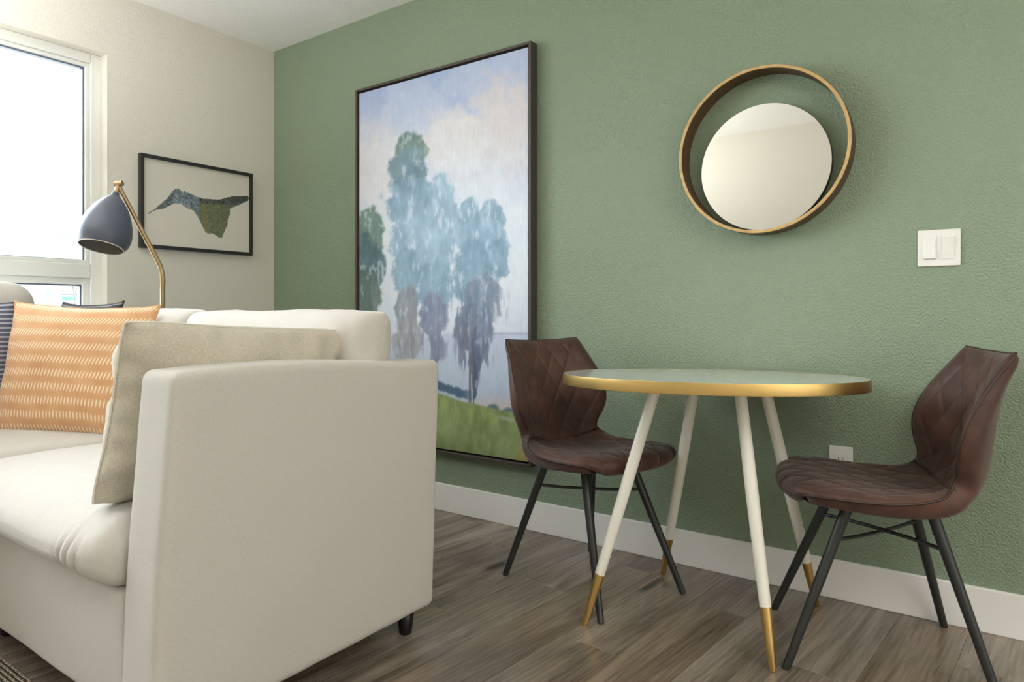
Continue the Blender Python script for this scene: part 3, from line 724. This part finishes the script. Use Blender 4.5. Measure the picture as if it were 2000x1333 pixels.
thick = np.interp(ss, [0, .25*total, .5*total, .75*total, total], [.030, .036, .046, .034, .016])[:, None]
outer = thick*np.sqrt(np.clip(1-(1-np.clip(edge/.032, 0, 1))**2, 0, 1))
OUT = S0-NN*(outer)[..., None]
def grid_mesh(name, G_, flip=False, extra=None):
    n, m_ = G_.shape[:2]; ids = np.arange(n*m_).reshape(n, m_)
    q = np.stack([ids[:-1, :-1], ids[1:, :-1], ids[1:, 1:], ids[:-1, 1:]], -1).reshape(-1, 4)
    if flip: q = q[:, ::-1]
    me = bpy.data.meshes.new(name); me.from_pydata(G_.reshape(-1, 3).tolist(), [], q.tolist()); return me
js = int(np.argmin(np.abs(ss-JS)))
me_seat = grid_mesh('seat', IN[:js+1]); me_back = grid_mesh('backrest', IN[js:]); me_shell = grid_mesh('outer_shell', OUT[::2, ::2], True)
rimc = [S0[i, 0] for i in range(0, NS, 3)]+[S0[NS, j] for j in range(0, NW, 3)]+[S0[i, NW] for i in range(NS, 0, -3)]+[S0[0, j] for j in range(NW, 0, -3)]
LT = {}
def make_chair(loc, rz, label, fr=(.250, .186), rr=(-.224, .204)):
    t_ = thing('dining_chair', loc, rz, label, 'chair', 'quilted chairs at the bistro table')
    obj('seat', me_seat, LEATHER, t_); obj('backrest', me_back, LEATHER, t_); obj('outer_shell', me_shell, LEATHER, t_)
    obj('piping', closed_tube(nb(), rimc, .0034, 8), PIPING, t_)
    P4 = {}
    for sx, (fx, fy) in ((1, fr), (-1, rr)):
        for sy in (1, -1):
            topp = Vector((.085 if sx > 0 else -.105, .105*sy, .428)); ft = Vector((fx, fy*sy, 0)); P4[(sx, sy)] = (topp, ft)
            obj('leg', tube(nb(), [tuple(ft), tuple(ft.lerp(topp, .02)), tuple(ft.lerp(topp, .6)), tuple(topp)], [.0098, .0105, .0135, .0145], 20), GUN, t_)
    for a_, b_, dz in (((1, 1), (-1, -1), -.006), ((1, -1), (-1, 1), .006)):
        p = P4[a_][1].lerp(P4[a_][0], .77); q = P4[b_][1].lerp(P4[b_][0], .77); m_ = (p+q)/2+Vector((0, 0, dz))
        obj('stretcher', tube(nb(), [tuple(p), tuple(p.lerp(m_, .5)+Vector((0, 0, dz*.3))), tuple(m_), tuple(q.lerp(m_, .5)+Vector((0, 0, dz*.3))), tuple(q)], .0052, 12), GUN, t_)
    mbox('mounting_plate', GUN, t_, -.11, .09, -.11, .11, .424, .430)
    return t_
ch = make_chair((2.296, -.352, 0), math.radians(-19), 'brown quilted chair left of the table, its back beside the painting')
me_list = None
def copy_chair(src, loc, rz, label):
    c_ = src.copy(); C.objects.link(c_); c_.location = loc; c_.rotation_euler = (0, 0, rz); c_['label'] = label
    for k_ in src.children:
        d = k_.copy(); C.objects.link(d); d.parent = c_
    return c_
copy_chair(ch, (3.165, -.303, 0), math.radians(198.5), 'brown quilted chair right of the table, seen from its side')

# ------------------------------------------------------------------ rug (corner of a woven rug in front of the sofa)
rg = thing('woven_rug', (.9, -2.4, 0), 0, 'black and cream flat-woven fringed rug in front of the sofa', 'rug')
rgm = MT('black_cream_weave', (60, 52, 46), .95); v = rgm.coord()
wvv = rgm.n('TexWave'); wvv.bands_direction = 'Y'; wvv.inputs['Scale'].default_value = 28; wvv.inputs['Distortion'].default_value = 1.2; rgm.l(v, wvv.inputs['Vector'])
wv2 = rgm.n('TexWave'); wv2.bands_direction = 'X'; wv2.inputs['Scale'].default_value = 34; wv2.inputs['Distortion'].default_value = 1.5; rgm.l(v, wv2.inputs['Vector'])
rgm.color(rgm.ramp(rgm.math('MULTIPLY', wvv.outputs[0], wv2.outputs[0]), [(.12, (44, 36, 32)), (.45, (214, 200, 176))]))
rgm.bump(rgm.math('MULTIPLY', wvv.outputs[0], wv2.outputs[0]), .8, .006); RUG = rgm.m
obj('pile', box(nb(), -.45, .56, -.7, .672, .0005, .009, bev=.002), RUG, rg, smooth=False)
bm = nb(); random.seed(3)
for i in range(112):
    y = -.69+i*.0121; L_ = random.uniform(.03, .05)
    tube(bm, [(.555, y, .005), (.57+L_*.4, y+random.uniform(-.004, .004), .006), (.555+L_, y+random.uniform(-.008, .008), .0022)], .0017, 5)
tag(obj('fringe', bm, MT('cream_fringe', (196, 180, 152), .9).m, rg), None, kind='stuff')

# ------------------------------------------------------------------ outdoors beyond the window
tag(obj('ground', box(nb(), -90, -4, -60, 90, -3.6, -3.5), MT('pale_ground', (196, 196, 190), .9).m, smooth=False), None, kind='structure')
PALE = MT('galvanised_pole', (170, 176, 182), .5).m
sl = thing('street_lamp', (-25, 10.6, -3.5), 0, 'thin grey street lamp arm seen through the upper pane', 'street lamp')
obj('pole', tube(nb(), [(0, 0, 0), (0, 0, 6.6)], [.10, .06], 12), PALE, sl)
obj('mast_arm', tube(nb(), [(0, 0, 6.6), (0, -1.0, 6.72), (0, -2.3, 6.76)], [.04, .03, .03], 10), PALE, sl)
obj('lamp_head', rbox(nb(), -.12, .12, -2.72, -2.25, 6.70, 6.80, .04, (3, 6, 2)), PALE, sl)
ts = thing('traffic_signal', (-25, 10.9, -3.5), 0, 'pale signal box hanging on a mast arm outside the lower pane', 'traffic light')
obj('pole', tube(nb(), [(0, 0, 0), (0, 0, 5.2)], [.12, .08], 12), PALE, ts)
obj('mast_arm', tube(nb(), [(0, 0, 5.12), (0, -8.5, 5.2)], [.05, .03], 10), PALE, ts)
obj('signal_head', rbox(nb(), -.12, .12, -3.12, -2.86, 5.0, 5.32, .03, (3, 3, 4)), PALE, ts)
st = thing('street_sign', (-24.6, 8.58, -3.5), 0, 'small teal street sign on posts outside the lower pane', 'sign')
obj('sign_panel', box(nb(), -.02, .02, -.34, .33, 4.92, 5.07, bev=.01), MT('teal_sign', (120, 186, 190), .5).m, st, smooth=False)
for dy in (-.3, .27): obj('post', tube(nb(), [(0, dy, 0), (0, dy, 5.0)], .018, 8), PALE, st)
bt = thing('bare_tree', (-22, 7.6, -3.5), 0, 'bare winter sapling outside the lower pane', 'tree')
bm = nb(); random.seed(11)
def branch(p, d, L_, r, lv):
    q = p+d*L_; tube(bm, [tuple(p), tuple(q)], [r, r*.65], 6)
    if lv == 0: return
    for _ in range(3):
        e = (d+Vector((random.uniform(-.5, .5), random.uniform(-.6, .6), random.uniform(.0, .5)))).normalized(); branch(q, e, L_*.62, r*.6, lv-1)
branch(Vector((0, 0, 0)), Vector((0, 0, 1)), 2.6, .05, 4)
obj('trunk_and_branches', bm, MT('grey_bark', (140, 132, 126), .9).m, bt)
